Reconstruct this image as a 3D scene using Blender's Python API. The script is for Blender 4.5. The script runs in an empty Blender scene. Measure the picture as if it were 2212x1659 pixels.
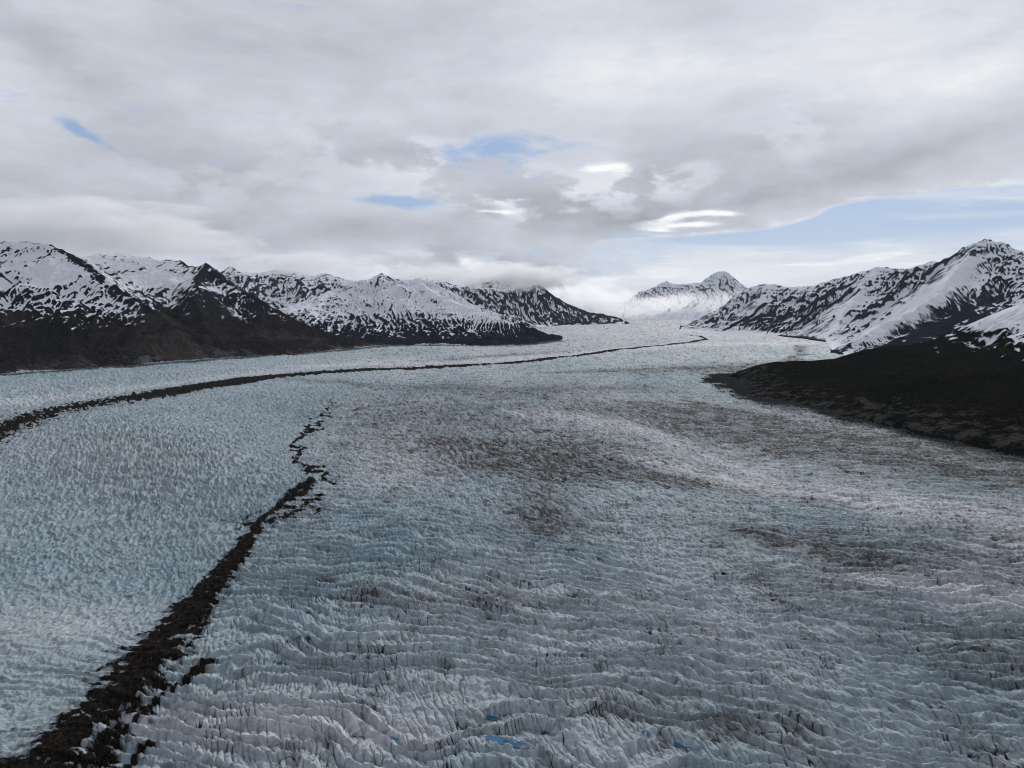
import bpy, math, time
import numpy as np
T0 = time.time()
F32 = np.float32
C = bpy.context.scene.collection
scene = bpy.context.scene

# ---------------------------------------------------------------- camera maths
# author coordinates: 2212 x 1659 reading of the photograph, used to survey the place
CX, CY, FO = 1106.0, 829.5, 1671.0
CAMH = 300.0
PITCH = math.atan((829.5 - 650.0) / FO)
CP, SP = math.cos(PITCH), math.sin(PITCH)

def project(x, y, z):
    """world -> surveyed px, py"""
    zz = z - CAMH
    depth = y * CP - zz * SP
    up = y * SP + zz * CP
    depth = np.maximum(depth, 1.0)
    return CX + FO * x / depth, CY - FO * up / depth

def ray(px, py):
    a, b = (px - CX) / FO, (CY - py) / FO
    return np.array([a, CP + b * SP, -SP + b * CP])

def pt(px, py, Y):
    d = ray(px, py)
    return np.array([0, 0, CAMH]) + d * (Y / d[1])

def gnd(px, py, z=0.0):
    d = ray(px, py)
    return np.array([0, 0, CAMH]) + d * ((z - CAMH) / d[2])

def gx(px, Y, z=0.0):
    depth = Y * CP - (z - CAMH) * SP
    return np.array([(px - CX) / FO * depth, Y, z])

# ---------------------------------------------------------------- noise
_rs = np.random.RandomState(7)
_ga = _rs.rand(4096) * 2 * np.pi
_GX, _GY = np.cos(_ga).astype(F32), np.sin(_ga).astype(F32)

def _hash(ix, iy, seed):
    h = (ix.astype(np.int64) * 374761393 + iy.astype(np.int64) * 668265263 + seed * 974634777) & 0xffffffff
    h = ((h ^ (h >> 13)) * 1274126177) & 0xffffffff
    return (h ^ (h >> 16)) & 4095

def pn(x, y, seed=0):
    xi, yi = np.floor(x), np.floor(y)
    fx, fy = (x - xi).astype(F32), (y - yi).astype(F32)
    xi, yi = xi.astype(np.int64), yi.astype(np.int64)
    u = fx * fx * fx * (fx * (fx * 6 - 15) + 10)
    v = fy * fy * fy * (fy * (fy * 6 - 15) + 10)
    def g(ox, oy):
        k = _hash(xi + ox, yi + oy, seed)
        return _GX[k] * (fx - ox) + _GY[k] * (fy - oy)
    a, b, c, d = g(0, 0), g(1, 0), g(0, 1), g(1, 1)
    return 1.5 * ((a + (b - a) * u) * (1 - v) + (c + (d - c) * u) * v)

def fbm(x, y, o=4, seed=0, gain=0.5, lac=2.03):
    s, a, n = 0, 1.0, 0
    for i in range(o):
        s = s + a * pn(x, y, seed + i * 17)
        n += a; a *= gain; x = x * lac + 13.7; y = y * lac + 5.1
    return s / n

def billow(x, y, o=3, seed=0, gain=0.5):
    s, a, n = 0, 1.0, 0
    for i in range(o):
        s = s + a * np.abs(pn(x, y, seed + i * 31))
        n += a; a *= gain; x = x * 2.07 + 3.1; y = y * 2.07 + 9.2
    return s / n * 2.0

def ridged(x, y, o=4, seed=0, gain=0.55):
    s, a, n, w = 0, 1.0, 0, 1.0
    for i in range(o):
        r = (1 - np.minimum(1, np.abs(pn(x, y, seed + i * 23)) * 1.6)) ** 2
        s = s + a * r * w
        w = np.clip(r * 1.6, 0, 1)
        n += a; a *= gain; x = x * 2.1 + 7.7; y = y * 2.1 + 1.3
    return s / n

def sstep(a, b, x):
    t = np.clip((x - a) / (b - a), 0, 1)
    return t * t * (3 - 2 * t)

def seg_field(x, y, P):
    """distance to polyline P[:, :2], arc length there, other columns interpolated there"""
    best = np.full(x.shape, 1e18, F32)
    arc = np.zeros(x.shape, F32)
    vals = [np.zeros(x.shape, F32) for _ in range(P.shape[1] - 2)]
    acc = 0.0
    for i in range(len(P) - 1):
        a, b = P[i], P[i + 1]
        d = b[:2] - a[:2]
        L2 = float(d @ d) + 1e-9
        t = np.clip(((x - a[0]) * d[0] + (y - a[1]) * d[1]) / L2, 0, 1)
        q = (x - a[0] - t * d[0]) ** 2 + (y - a[1] - t * d[1]) ** 2
        m = q < best
        best = np.where(m, q, best)
        L = math.sqrt(L2)
        arc = np.where(m, acc + t * L, arc)
        for k in range(len(vals)):
            vals[k] = np.where(m, a[k + 2] + (b[k + 2] - a[k + 2]) * t, vals[k])
        acc += L
    return np.sqrt(best), arc, vals

def shep_field(x, y, P, gap=90.0, p=2.0):
    """smooth blend of arc length and values along a polyline"""
    pts, acc = [], 0.0
    for i in range(len(P) - 1):
        L = float(np.linalg.norm(P[i + 1][:2] - P[i][:2])); n = max(1, int(L / gap))
        for k in range(n):
            q = P[i] + (P[i + 1] - P[i]) * k / n
            pts.append((q[0], q[1], acc + L * k / n, q[2], L / n))
        acc += L
    pts.append((P[-1][0], P[-1][1], acc, P[-1][2], gap))
    W = np.zeros(x.shape, F32); S = np.zeros(x.shape, F32); H = np.zeros(x.shape, F32)
    for q in pts:
        w = q[4] / ((x - q[0]) ** 2 + (y - q[1]) ** 2 + 900.0) ** p
        W += w; S += w * q[2]; H += w * q[3]
    return S / W, H / W

def inside(x, y, poly):
    c = np.zeros(x.shape, bool)
    n = len(poly)
    for i in range(n):
        x1, y1 = poly[i][:2]; x2, y2 = poly[(i + 1) % n][:2]
        if y1 == y2: continue
        m = ((y1 > y) != (y2 > y)) & (x < (x2 - x1) * (y - y1) / (y2 - y1) + x1)
        c ^= m
    return c

def ell(px, py, cx, cy, rx, ry, ang=0.0):
    """soft blob weight, ang in degrees, positive leans down to the right"""
    a = math.radians(ang); ca, sa = math.cos(a), math.sin(a)
    dx, dy = px - cx, py - cy
    u = (dx * ca + dy * sa) / rx; v = (-dx * sa + dy * ca) / ry
    return np.exp(-(u * u + v * v))

# ---------------------------------------------------------------- mesh helpers
def tag(o, label=None, cat=None, group=None, kind=None):
    if label: o['label'] = label
    if cat: o['category'] = cat
    if group: o['group'] = group
    if kind: o['kind'] = kind
    return o

def mesh_np(name, V, Q, mat, attrs=None, smooth=True):
    me = bpy.data.meshes.new(name)
    V = np.ascontiguousarray(V, F32); Q = np.ascontiguousarray(Q, np.int32)
    me.vertices.add(len(V)); me.vertices.foreach_set('co', V.ravel())
    me.loops.add(Q.size); me.loops.foreach_set('vertex_index', Q.ravel())
    me.polygons.add(len(Q))
    me.polygons.foreach_set('loop_start', np.arange(0, Q.size, Q.shape[1], dtype=np.int32))
    if smooth: me.polygons.foreach_set('use_smooth', np.ones(len(Q), bool))
    me.update(calc_edges=True)
    for k, v in (attrs or {}).items():
        a = me.attributes.new(k, 'FLOAT', 'POINT')
        a.data.foreach_set('value', np.ascontiguousarray(v, F32).ravel())
    o = bpy.data.objects.new(name, me)
    me.materials.append(mat)
    C.objects.link(o)
    return o

def grid_quads(nr, nc, wrap=False):
    i = np.arange(nr * nc, dtype=np.int32).reshape(nr, nc)
    if wrap:
        i = np.concatenate([i, i[:, :1]], 1)
    return np.stack([i[:-1, :-1], i[:-1, 1:], i[1:, 1:], i[1:, :-1]], -1).reshape(-1, 4)

def submesh(V, Q, sel, attrs):
    q = Q[sel]
    used = np.zeros(len(V), bool); used[q.ravel()] = True
    idx = np.cumsum(used) - 1
    return V[used], idx[q].astype(np.int32), {k: v[used] for k, v in attrs.items()}

# ---------------------------------------------------------------- node helpers
class NT:
    def __init__(s, tree): s.t = tree; s.n = tree.nodes; s.l = tree.links
    def put(s, sock, v):
        if isinstance(v, bpy.types.NodeSocket): s.l.new(v, sock)
        elif v is not None:
            if hasattr(sock, 'default_value'):
                try: sock.default_value = v
                except Exception: sock.default_value = tuple(v)[:3]
    def node(s, typ, ins=None, out=0, **props):
        n = s.n.new(typ)
        for k, v in props.items(): setattr(n, k, v)
        for k, v in (ins or {}).items(): s.put(n.inputs[k], v)
        return n.outputs[out]
    def m(s, op, a, b=None, c=None, clamp=False):
        return s.node('ShaderNodeMath', {0: a, 1: b, 2: c}, operation=op, use_clamp=clamp)
    def vm(s, op, a, b=None, out=0):
        return s.node('ShaderNodeVectorMath', {0: a, 1: b}, out=out, operation=op)
    def noise(s, vec, scale, detail=4, rough=0.5, dist=0.0, color=False):
        return s.node('ShaderNodeTexNoise', {'Vector': vec, 'Scale': scale, 'Detail': detail, 'Roughness': rough,
                                             'Distortion': dist}, out=1 if color else 0)
    def ss(s, x, a, b, lo=0.0, hi=1.0):
        return s.node('ShaderNodeMapRange', {'Value': x, 'From Min': a, 'From Max': b, 'To Min': lo, 'To Max': hi},
                      interpolation_type='SMOOTHSTEP')
    def mix(s, f, a, b):
        n = s.n.new('ShaderNodeMix'); n.data_type = 'RGBA'
        s.put(n.inputs[0], f); s.put(n.inputs[6], a); s.put(n.inputs[7], b)
        return n.outputs[2]
    def attr(s, name):
        return s.node('ShaderNodeAttribute', out=2, attribute_name=name)

def rgb(r, g, b): return (r, g, b, 1.0)

def new_mat(name):
    m = bpy.data.materials.new(name); m.use_nodes = True
    t = NT(m.node_tree); t.n.clear()
    return m, t

def finish(t, color, rough=0.8, spec=0.2, bump=None):
    p = t.n.new('ShaderNodeBsdfPrincipled')
    t.put(p.inputs['Base Color'], color); t.put(p.inputs['Roughness'], rough)
    t.put(p.inputs['Specular IOR Level'], spec)
    if bump is not None: t.l.new(bump, p.inputs['Normal'])
    o = t.n.new('ShaderNodeOutputMaterial'); t.l.new(p.outputs[0], o.inputs[0])

# ---------------------------------------------------------------- materials
def ice_material():
    m, t = new_mat('glacier_ice')
    pos = t.node('ShaderNodeNewGeometry')
    teal, dirt, crack, warm = t.attr('teal'), t.attr('dirt'), t.attr('crack'), t.attr('warm')
    n1 = t.noise(pos, 0.012, 5, 0.6)
    n2 = t.noise(pos, 0.16, 5, 0.65)
    base = t.mix(t.ss(n1, 0.3, 0.7), rgb(0.37, 0.46, 0.515), rgb(0.50, 0.57, 0.61))
    base = t.mix(t.m('MULTIPLY', teal, 0.85, clamp=True), base, rgb(0.205, 0.33, 0.39))
    base = t.mix(t.m('MULTIPLY', warm, 0.9, clamp=True), base, rgb(0.63, 0.65, 0.69))
    # fine silt speckle
    sp = t.ss(n2, 0.46, 0.68)
    base = t.mix(t.m('MULTIPLY', sp, 0.38), base, rgb(0.10, 0.105, 0.105))
    n3 = t.noise(pos, 0.035, 6, 0.75)
    base = t.mix(t.m('MULTIPLY', t.ss(n3, 0.52, 0.66), t.m('MULTIPLY_ADD', t.attr('left'), -0.25, 0.45)), base, rgb(0.12, 0.12, 0.118))
    base = t.mix(t.m('MULTIPLY', t.ss(n3, 0.46, 0.34), 0.35), base, rgb(0.56, 0.585, 0.62))
    d = t.m('ADD', dirt, t.m('MULTIPLY', t.m('SUBTRACT', n2, 0.5), t.m('MULTIPLY', dirt, 3.0)), clamp=True)
    base = t.mix(t.m('MULTIPLY', d, 0.95), base, rgb(0.105, 0.095, 0.086))
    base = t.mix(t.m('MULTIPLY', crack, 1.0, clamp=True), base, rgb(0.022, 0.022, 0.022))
    b = t.node('ShaderNodeBump', {'Height': t.noise(pos, 0.4, 6, 0.72), 'Strength': 0.9, 'Distance': 1.8})
    finish(t, base, 0.7, t.m('MULTIPLY', t.m('SUBTRACT', 1.0, t.m('ADD', crack, dirt, clamp=True)), 0.07), b)
    return m

def moraine_material():
    m, t = new_mat('moraine_rubble')
    pos = t.node('ShaderNodeNewGeometry')
    n = t.noise(pos, 0.3, 6, 0.7)
    c = t.mix(t.ss(n, 0.35, 0.7), rgb(0.006, 0.005, 0.004), rgb(0.034, 0.028, 0.022))
    c = t.mix(t.ss(t.noise(pos, 0.9, 3, 0.6), 0.62, 0.72), c, rgb(0.13, 0.125, 0.12))
    b = t.node('ShaderNodeBump', {'Height': n, 'Strength': 1.0, 'Distance': 2.5})
    finish(t, c, 0.95, 0.0, b)
    return m

def rock_material(name, rock1, rock2, veg1, veg2, snow=(0.80, 0.83, 0.88), fs=0.02, fine=0.35, soft=0.17, scree=1.0, vk=2.0):
    m, t = new_mat(name)
    pos = t.node('ShaderNodeNewGeometry')
    sn, vg, sc = t.attr('snow'), t.attr('veg'), t.attr('scree')
    n1 = t.noise(pos, fs * 0.3, 6, 0.6)
    n2 = t.noise(pos, fs * 2.2, 6, 0.7)
    rock = t.mix(t.ss(n2, 0.35, 0.65), rgb(*rock1), rgb(*rock2))
    veg = t.mix(t.ss(n2, 0.35, 0.68), rgb(*veg1), rgb(*veg2))
    n0 = t.noise(pos, fs * 0.11, 5, 0.65, 0.6)
    veg = t.mix(t.m('MULTIPLY', t.ss(n0, 0.50, 0.66), 0.65), veg, rgb(*[v * vk for v in veg2]))
    veg = t.mix(t.m('MULTIPLY', t.ss(n0, 0.45, 0.36), 0.5), veg, rgb(veg1[0] * 0.8, veg1[1] * 1.1, veg1[2] * 0.7))
    c = t.mix(t.ss(t.m('ADD', vg, t.m('MULTIPLY', t.m('SUBTRACT', n1, 0.5), 0.8)), 0.4, 0.6), rock, veg)
    scm = t.ss(t.m('ADD', sc, t.m('MULTIPLY', t.m('SUBTRACT', n2, 0.5), 1.0)), 0.4, 0.8)
    c = t.mix(t.m('MULTIPLY', scm, scree), c, rgb(0.085, 0.082, 0.082))
    s = t.m('ADD', sn, t.m('MULTIPLY', t.m('SUBTRACT', t.noise(pos, fs, 7, 0.72), 0.5), fine * 2))
    sf = t.ss(s, -soft, soft)
    snc = t.mix(t.ss(n1, 0.3, 0.7), rgb(*[v * 0.93 for v in snow]), rgb(*snow))
    c = t.mix(sf, c, snc)
    b = t.node('ShaderNodeBump', {'Height': n2, 'Strength': t.m('SUBTRACT', 0.9, t.m('MULTIPLY', sf, 0.75)), 'Distance': 14.0})
    finish(t, c, 0.95, 0.0, b)
    return m

# ---------------------------------------------------------------- erosion
def erode(H, cell, n_drops, steps=45, seed=1, k=1.0):
    rs = np.random.RandomState(seed)
    ny, nx = H.shape
    Hf = (H / cell).astype(np.float64).ravel()
    batch = 6000
    for b in range(max(1, n_drops // batch)):
        x = rs.rand(batch) * (nx - 3) + 1; y = rs.rand(batch) * (ny - 3) + 1
        dx = np.zeros(batch); dy = np.zeros(batch); sp = np.ones(batch); wa = np.ones(batch); se = np.zeros(batch)
        for st in range(steps):
            xi = x.astype(np.int64); yi = y.astype(np.int64); fx = x - xi; fy = y - yi
            i0 = yi * nx + xi
            a, c, d, e = Hf[i0], Hf[i0 + 1], Hf[i0 + nx], Hf[i0 + nx + 1]
            gx_ = (c - a) * (1 - fy) + (e - d) * fy; gy_ = (d - a) * (1 - fx) + (e - c) * fx
            h0 = a * (1 - fx) * (1 - fy) + c * fx * (1 - fy) + d * (1 - fx) * fy + e * fx * fy
            dx = dx * 0.25 - gx_ * 0.75; dy = dy * 0.25 - gy_ * 0.75
            L = np.sqrt(dx * dx + dy * dy) + 1e-9; dx /= L; dy /= L
            x2 = np.clip(x + dx, 1, nx - 2.01); y2 = np.clip(y + dy, 1, ny - 2.01)
            xj = x2.astype(np.int64); yj = y2.astype(np.int64); gx2 = x2 - xj; gy2 = y2 - yj
            j0 = yj * nx + xj
            h1 = (Hf[j0] * (1 - gx2) + Hf[j0 + 1] * gx2) * (1 - gy2) + (Hf[j0 + nx] * (1 - gx2) + Hf[j0 + nx + 1] * gx2) * gy2
            dh = h1 - h0
            cap = np.maximum(-dh, 0.01) * sp * wa * 5.0
            dep = np.where(dh > 0, np.minimum(dh, se), np.where(se > cap, (se - cap) * 0.3, 0))
            ero = np.where((dh <= 0) & (se <= cap), np.minimum((cap - se) * 0.3 * k, -dh * 0.9), 0)
            ch = dep - ero; se = se - ch
            w = [(1 - fx) * (1 - fy), fx * (1 - fy), (1 - fx) * fy, fx * fy]
            live = (x2 > 2) & (x2 < nx - 3) & (y2 > 2) & (y2 < ny - 3)
            ch = np.clip(ch, -0.08, 0.05) * live * (1 - st / steps)
            Hf += np.clip(_scatter(Hf.size, i0, nx, ch, w), -0.12, 0.06)
            sp = np.sqrt(np.maximum(0.02, sp * sp - dh * 2.0)); sp = np.minimum(sp, 4)
            wa *= 0.98
            x, y = x2, y2
    return Hf.reshape(ny, nx).astype(F32) * cell

def _scatter(n, i0, nx, ch, w):
    idx = np.concatenate([i0, i0 + 1, i0 + nx, i0 + nx + 1])
    return np.bincount(idx, np.concatenate([ch * k for k in w]), n)

def blur(A, r):
    for ax in (0, 1):
        P = np.pad(A, [(r + 1, r) if i == ax else (0, 0) for i in (0, 1)], mode='edge')
        cs = np.cumsum(P, axis=ax, dtype=np.float64)
        A = (cs[2 * r + 1:] - cs[:-2 * r - 1]) / (2 * r + 1) if ax == 0 else (cs[:, 2 * r + 1:] - cs[:, :-2 * r - 1]) / (2 * r + 1)
    return A.astype(F32)

# ---------------------------------------------------------------- mountains
def mountain(name, mat, ridge, shore, cell, label, spurs=(), snowline=300.0, snoww=150.0, slope0=0.55, kslope=1.2, kcurv=1.0,
             rough=1.0, rib=1.0, riblen=260.0, drops=60000, prof=1.1, back=0.6, seed=1, bias=(), vegline=200.0, screew=0.0,
             snowamp=0.55, ero=1.0, streak=0.6, jag=1.0, side=400.0, off=0.35, patl=95.0, cut=False, ridgerock=0.3):
    R = np.array([pt(*r) for r in ridge])
    S = np.array([gnd(*s) if len(s) == 2 else gx(s[0], s[2]) for s in shore])
    xmin = min(R[:, 0].min(), S[:, 0].min()) - side; xmax = max(R[:, 0].max(), S[:, 0].max()) + side
    ymin = S[:, 1].min() - 60; ymax = max(R[:, 1].max(), S[:, 1].max()) + side
    xs = np.arange(xmin, xmax, cell); ys = np.arange(ymin, ymax, cell)
    X, Y = np.meshgrid(xs, ys)
    X = X.astype(F32); Y = Y.astype(F32)
    wl = riblen
    wx = fbm(X / wl, Y / wl, 3, seed) * wl * 0.45; wy = fbm(X / wl + 50, Y / wl, 3, seed + 5) * wl * 0.45
    dr0, _, _ = seg_field(X, Y, R)
    k = np.clip(dr0 / 350.0, 0, 1)
    Xw, Yw = X + wx * k, Y + wy * k
    dr, s, (hr,) = seg_field(Xw, Yw, R)
    s_s, hr_s = shep_field(Xw, Yw, R)
    kn = np.clip(dr0 / 220.0, 0, 1); kn = kn * kn * (3 - 2 * kn)
    hr = hr * (1 - kn) + hr_s * kn
    s = s_s
    ds, s2, _ = seg_field(X, Y, S)
    s2, _h = shep_field(X, Y, S)
    poly = list(S[:, :2]) + list(R[::-1, :2])
    front = inside(X, Y, poly)
    t = np.clip(ds / (ds + dr + 1e-3), 0, 1)
    hf = hr * t ** prof
    hb = hr - back * dr
    # blend sign: outside polygon, either behind ridge (falls away) or beyond shore (below ice)
    nearshore = ds < dr
    h = np.where(front, hf, np.where(nearshore, -0.3 * ds, hb))
    env = np.clip(4 * t * (1 - t), 0, 1) * front
    # downslope ribs in (along-ridge, down-ridge) coordinates
    sc = s * 0.6 + s2 * 0.4
    rb = ridged(sc / riblen + 0.35 * fbm(X / 500, Y / 500, 3, seed + 9), t * 1.3 + 3.0, 4, seed + 40) - 0.45
    h = h + rib * rb * env * 0.30 * np.clip(hr, 60, 900)
    h = h + rough * fbm(X / 220, Y / 220, 6, seed + 60, 0.55) * (16 + 50 * np.clip(t * 2, 0, 1) * np.clip(dr / 250, 0, 1)) * np.clip(ds / 150, 0.08, 1)
    h = h + jag * (ridged(X / 90, Y / 90, 3, seed + 80) - 0.4) * 14 * t
    for sp in spurs:
        P = np.array([pt(*q) for q in sp['line']])
        d2, a2, (h2,) = seg_field(X + wx * 0.5, Y + wy * 0.5, P)
        hs = h2 - sp.get('slope', 0.6) * d2 + rough * fbm(X / 120, Y / 120, 5, seed + 90) * 12
        hs = np.where(front, np.minimum(hs, 0.55 * ds + 2), -50)
        kk = 25.0
        m = np.maximum(h, hs)
        h = np.where(front | (h > -5) & (hs > h), m + kk * 0.3 * np.exp(-np.abs(h - hs) / kk), h)
    h = np.where((ds < 200) & nearshore, np.minimum(h, 60 + ds), h)
    h = h.astype(F32)
    if drops:
        h0 = h.copy()
        h = erode(h, cell, drops, 50, seed, ero)
        h = h0 + np.clip(h - h0, -70, 22) * np.clip((ds - 20) / 90, 0, 1)
        h = h + fbm(X / 40, Y / 40, 3, seed + 95, 0.6) * 5.0 * np.clip(t * 1.5, 0, 1) * np.clip(rough, 0, 1)
        prot = np.exp(-(dr0 / (cell * 3)) ** 2)
        h = h * (1 - prot) + h0 * prot
    gy_, gx_ = np.gradient(h, cell)
    slope = np.sqrt(gx_ ** 2 + gy_ ** 2)
    c1 = (blur(h, 2) - h) / cell; c2 = (blur(h, 6) - h) / (cell * 2.5)
    outm = (~front) & (nearshore | (ds < 60))
    h = np.where(outm, np.minimum(h, -0.2 * ds - 1.0), h)
    px, py = project(X, Y, h)
    lowcut = 2.2 * sstep(-100, -270, h - snowline) if cut else 0.0
    st = fbm(sc / 24.0 + 0.9 * fbm(X / 110, Y / 110, 4, seed + 7), t * 5 + ds / 600, 5, seed + 300, 0.6)
    pat = fbm(X / patl, Y / patl, 7, seed + 200, 0.66)
    snow = np.clip((h - snowline) / snoww, -1.6, 0.75) + kcurv * np.clip(c1 * 0.9 + c2, -0.8, 0.8) \
        - kslope * np.clip(blur(slope, 1) - slope0, -0.25, 0.8) + snowamp * pat * 1.6 + streak * st + off - lowcut - ridgerock * np.exp(-(dr0 / 38.0) ** 2) * sstep(-0.25, 0.35, fbm(X / 90, Y / 90, 4, seed + 310))
    for (bx, by, rx, ry, ang, amp) in bias:
        snow = snow + amp * ell(px, py, bx, by, rx, ry, ang)
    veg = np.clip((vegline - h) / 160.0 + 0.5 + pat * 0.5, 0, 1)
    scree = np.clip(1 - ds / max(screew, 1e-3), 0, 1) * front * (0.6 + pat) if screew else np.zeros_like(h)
    V = np.stack([X, Y, h], -1).reshape(-1, 3)
    Q = grid_quads(len(ys), len(xs))
    hm = h.ravel()
    sel = (hm[Q] > -14).any(1)
    A = {'snow': snow.ravel(), 'veg': veg.ravel(), 'scree': scree.ravel()}
    V, Q, A = submesh(V, Q, sel, A)
    o = mesh_np(name, V, Q, mat, A)
    tag(o, label, None, None, 'structure')
    print('MT', name, len(V), round(time.time() - T0, 1))
    return o

QUAL = 1.0
mA = rock_material('dark_mountain_rock', (0.010, 0.010, 0.013), (0.024, 0.024, 0.030), (0.009, 0.0075, 0.007), (0.032, 0.026, 0.0225), fs=0.03, fine=0.5)
mG = rock_material('grey_mountain_rock', (0.012, 0.015, 0.024), (0.032, 0.037, 0.052), (0.008, 0.010, 0.015), (0.017, 0.020, 0.027), fs=0.06, fine=0.7)
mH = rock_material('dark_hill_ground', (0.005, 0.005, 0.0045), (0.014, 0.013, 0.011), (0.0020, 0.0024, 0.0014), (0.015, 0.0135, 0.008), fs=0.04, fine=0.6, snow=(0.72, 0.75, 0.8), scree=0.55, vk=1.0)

def build_mountains():
    # left: nearest big mountain
    mountain('snowy_mountain', mA,
        [(-420, 560, 4700), (-250, 530, 4800), (-120, 520, 4900), (0, 522, 5000), (60, 521, 5000), (100, 527, 4950), (140, 541, 4850), (180, 562, 4700), (225, 598, 4500), (300, 650, 4250), (380, 700, 4050)],
        [(-500, 850), (-250, 828), (0, 812), (80, 802), (150, 800), (260, 795), (330, 787), (420, 779), (520, 772)],
        5.0, 'broad mountain at the left edge, cloud touching its snowy top above a brown base',
        snowline=325, snoww=165, seed=3, off=0.82, streak=1.0, snowamp=0.5, cut=True, ridgerock=1.3, vegline=250, screew=300, riblen=240, rib=0.8, prof=1.05, slope0=0.42, kslope=1.2, drops=240000,
        bias=[(100, 585, 60, 28, 20, 0.7), (60, 545, 90, 14, 0, -.3), (160, 560, 60, 7, 35, -1.3), (215, 605, 50, 7, 45, -1.3), (30, 690, 150, 22, 0, -0.5), (80, 562, 50, 6, -35, -1.0)])
    # left: pyramid peak and snow bowl behind
    mountain('snowy_mountain', mA,
        [(60, 560, 6400), (180, 560, 6300), (235, 544, 6200), (290, 552, 6100), (350, 562, 5950), (382, 562, 5900), (405, 573, 5800), (432, 577, 5600), (445, 570, 5500), (458, 580, 5450), (480, 598, 5350), (520, 625, 5250), (580, 658, 5150), (640, 690, 5080), (700, 716, 5040), (760, 733, 5100), (850, 743, 5300)],
        [(150, 800), (260, 795), (330, 787), (420, 779), (520, 772), (640, 768), (700, 758), (780, 752), (850, 746)],
        5.2, 'mountain with a dark pyramid peak and a snow bowl beside it, brown slope below',
        spurs=[dict(line=[(445, 572, 5490), (425, 600, 5200), (420, 640, 4800), (440, 690, 4500), (470, 730, 4250)], slope=0.62),
               dict(line=[(235, 545, 6180), (250, 600, 5600), (300, 650, 5100), (340, 700, 4700)], slope=0.5)],
        snowline=325, snoww=165, seed=11, off=0.78, streak=1.0, snowamp=0.5, cut=True, ridgerock=1.3, vegline=260, screew=240, riblen=230, rib=0.7, prof=0.95, slope0=0.42, kslope=1.3, drops=240000,
        bias=[(450, 635, 60, 50, 0, -1.0), (447, 592, 28, 20, 0, -1.3), (340, 610, 80, 18, 5, 0.9), (420, 615, 40, 22, -20, -0.5), (395, 577, 22, 9, 0, -0.6), (470, 640, 60, 10, 45, 0.35), (300, 690, 200, 18, 0, -0.4), (560, 672, 60, 14, 40, -0.8)])
    # far left-centre snow mountains
    mountain('snowy_mountain', mG,
        [(430, 620, 9500), (480, 588, 9700), (498, 575, 9900), (520, 588, 9800), (560, 590, 9700), (600, 583, 9600), (640, 586, 9500), (680, 595, 9400), (700, 590, 9300), (740, 603, 9200), (790, 612, 9000), (860, 640, 8800)],
        [(430, None, 7400), (520, None, 7200), (600, None, 7000), (700, None, 6900), (800, None, 6900), (900, None, 7200)],
        8.0, 'distant snow mountain range behind the dark pyramid slope, tops in cloud',
        snowline=100, snoww=160, seed=21, off=0.85, vegline=-200, riblen=300, rib=1.0, prof=1.0, slope0=0.36, kslope=2.2, drops=150000, snowamp=0.5,
        bias=[(500, 590, 30, 12, 0, -0.3), (590, 640, 60, 20, 20, -0.2)])
    # centre-left: broad mountain with dark foot
    mountain('snowy_mountain', mG,
        [(560, 690, 6000), (600, 668, 6300), (660, 650, 6600), (720, 625, 6900), (765, 607, 7050), (800, 600, 7100), (825, 591, 7100), (845, 600, 7080), (870, 606, 7050), (905, 603, 7050), (940, 612, 7000), (980, 632, 6900), (1020, 655, 6800), (1060, 672, 6750), (1105, 686, 6700), (1150, 706, 6600), (1185, 722, 6500), (1215, 731, 6400)],
        [(620, 757), (700, 754), (780, 750), (850, 748), (950, 748), (1050, 749), (1120, 746), (1170, 741), (1215, 734)],
        5.5, 'broad snow mountain with a small peak and a blue-black foot reaching the ice',
        spurs=[dict(line=[(905, 606, 7030), (935, 632, 6700), (985, 655, 6350), (1045, 674, 6100), (1110, 697, 5950), (1170, 724, 5850), (1205, 735, 5900)], slope=0.45),
               dict(line=[(700, 636, 6700), (680, 668, 6300), (650, 700, 5900), (640, 730, 5600)], slope=0.5)],
        snowline=150, snoww=95, seed=31, off=1.05, streak=0.75, snowamp=0.5, cut=True, rough=1.3, vegline=150, riblen=230, rib=0.75, prof=1.0, slope0=0.30, kslope=1.5, drops=280000, screew=60,
        bias=[(860, 640, 110, 25, 5, 0.35), (840, 598, 25, 8, 25, -1.0), (940, 650, 60, 6, 40, -0.9), (700, 655, 55, 8, -35, -0.7), (1180, 728, 30, 12, 25, -0.8), (960, 612, 45, 12, 30, -0.2), (850, 735, 350, 18, 0, -0.8)])
    # centre: blue-dark ridge behind
    mountain('snowy_mountain', mG,
        [(900, 600, 9800), (960, 608, 9900), (1010, 624, 9900), (1060, 620, 9900), (1110, 622, 9900), (1150, 618, 9900), (1163, 612, 9900), (1180, 626, 9800), (1205, 643, 9750), (1235, 660, 9800), (1270, 673, 10000), (1310, 679, 10300), (1345, 690, 10500), (1358, 696, 10400)],
        [(980, None, 8000), (1080, None, 8300), (1180, None, 9000), (1240, None, 9600), (1290, None, 10000), (1350, None, 10250)],
        7.5, 'dark blue rocky ridge streaked with snow in the centre, low cloud resting on it',
        snowline=60, snoww=260, seed=41, off=0.8, vegline=-300, riblen=200, rib=1.1, prof=0.9, slope0=0.33, kslope=2.0, kcurv=1.5, drops=160000, snowamp=0.6,
        bias=[(1165, 640, 60, 25, 30, -0.55), (1250, 690, 80, 12, 0, -0.4), (1060, 640, 80, 18, 0, -0.3)])
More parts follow.
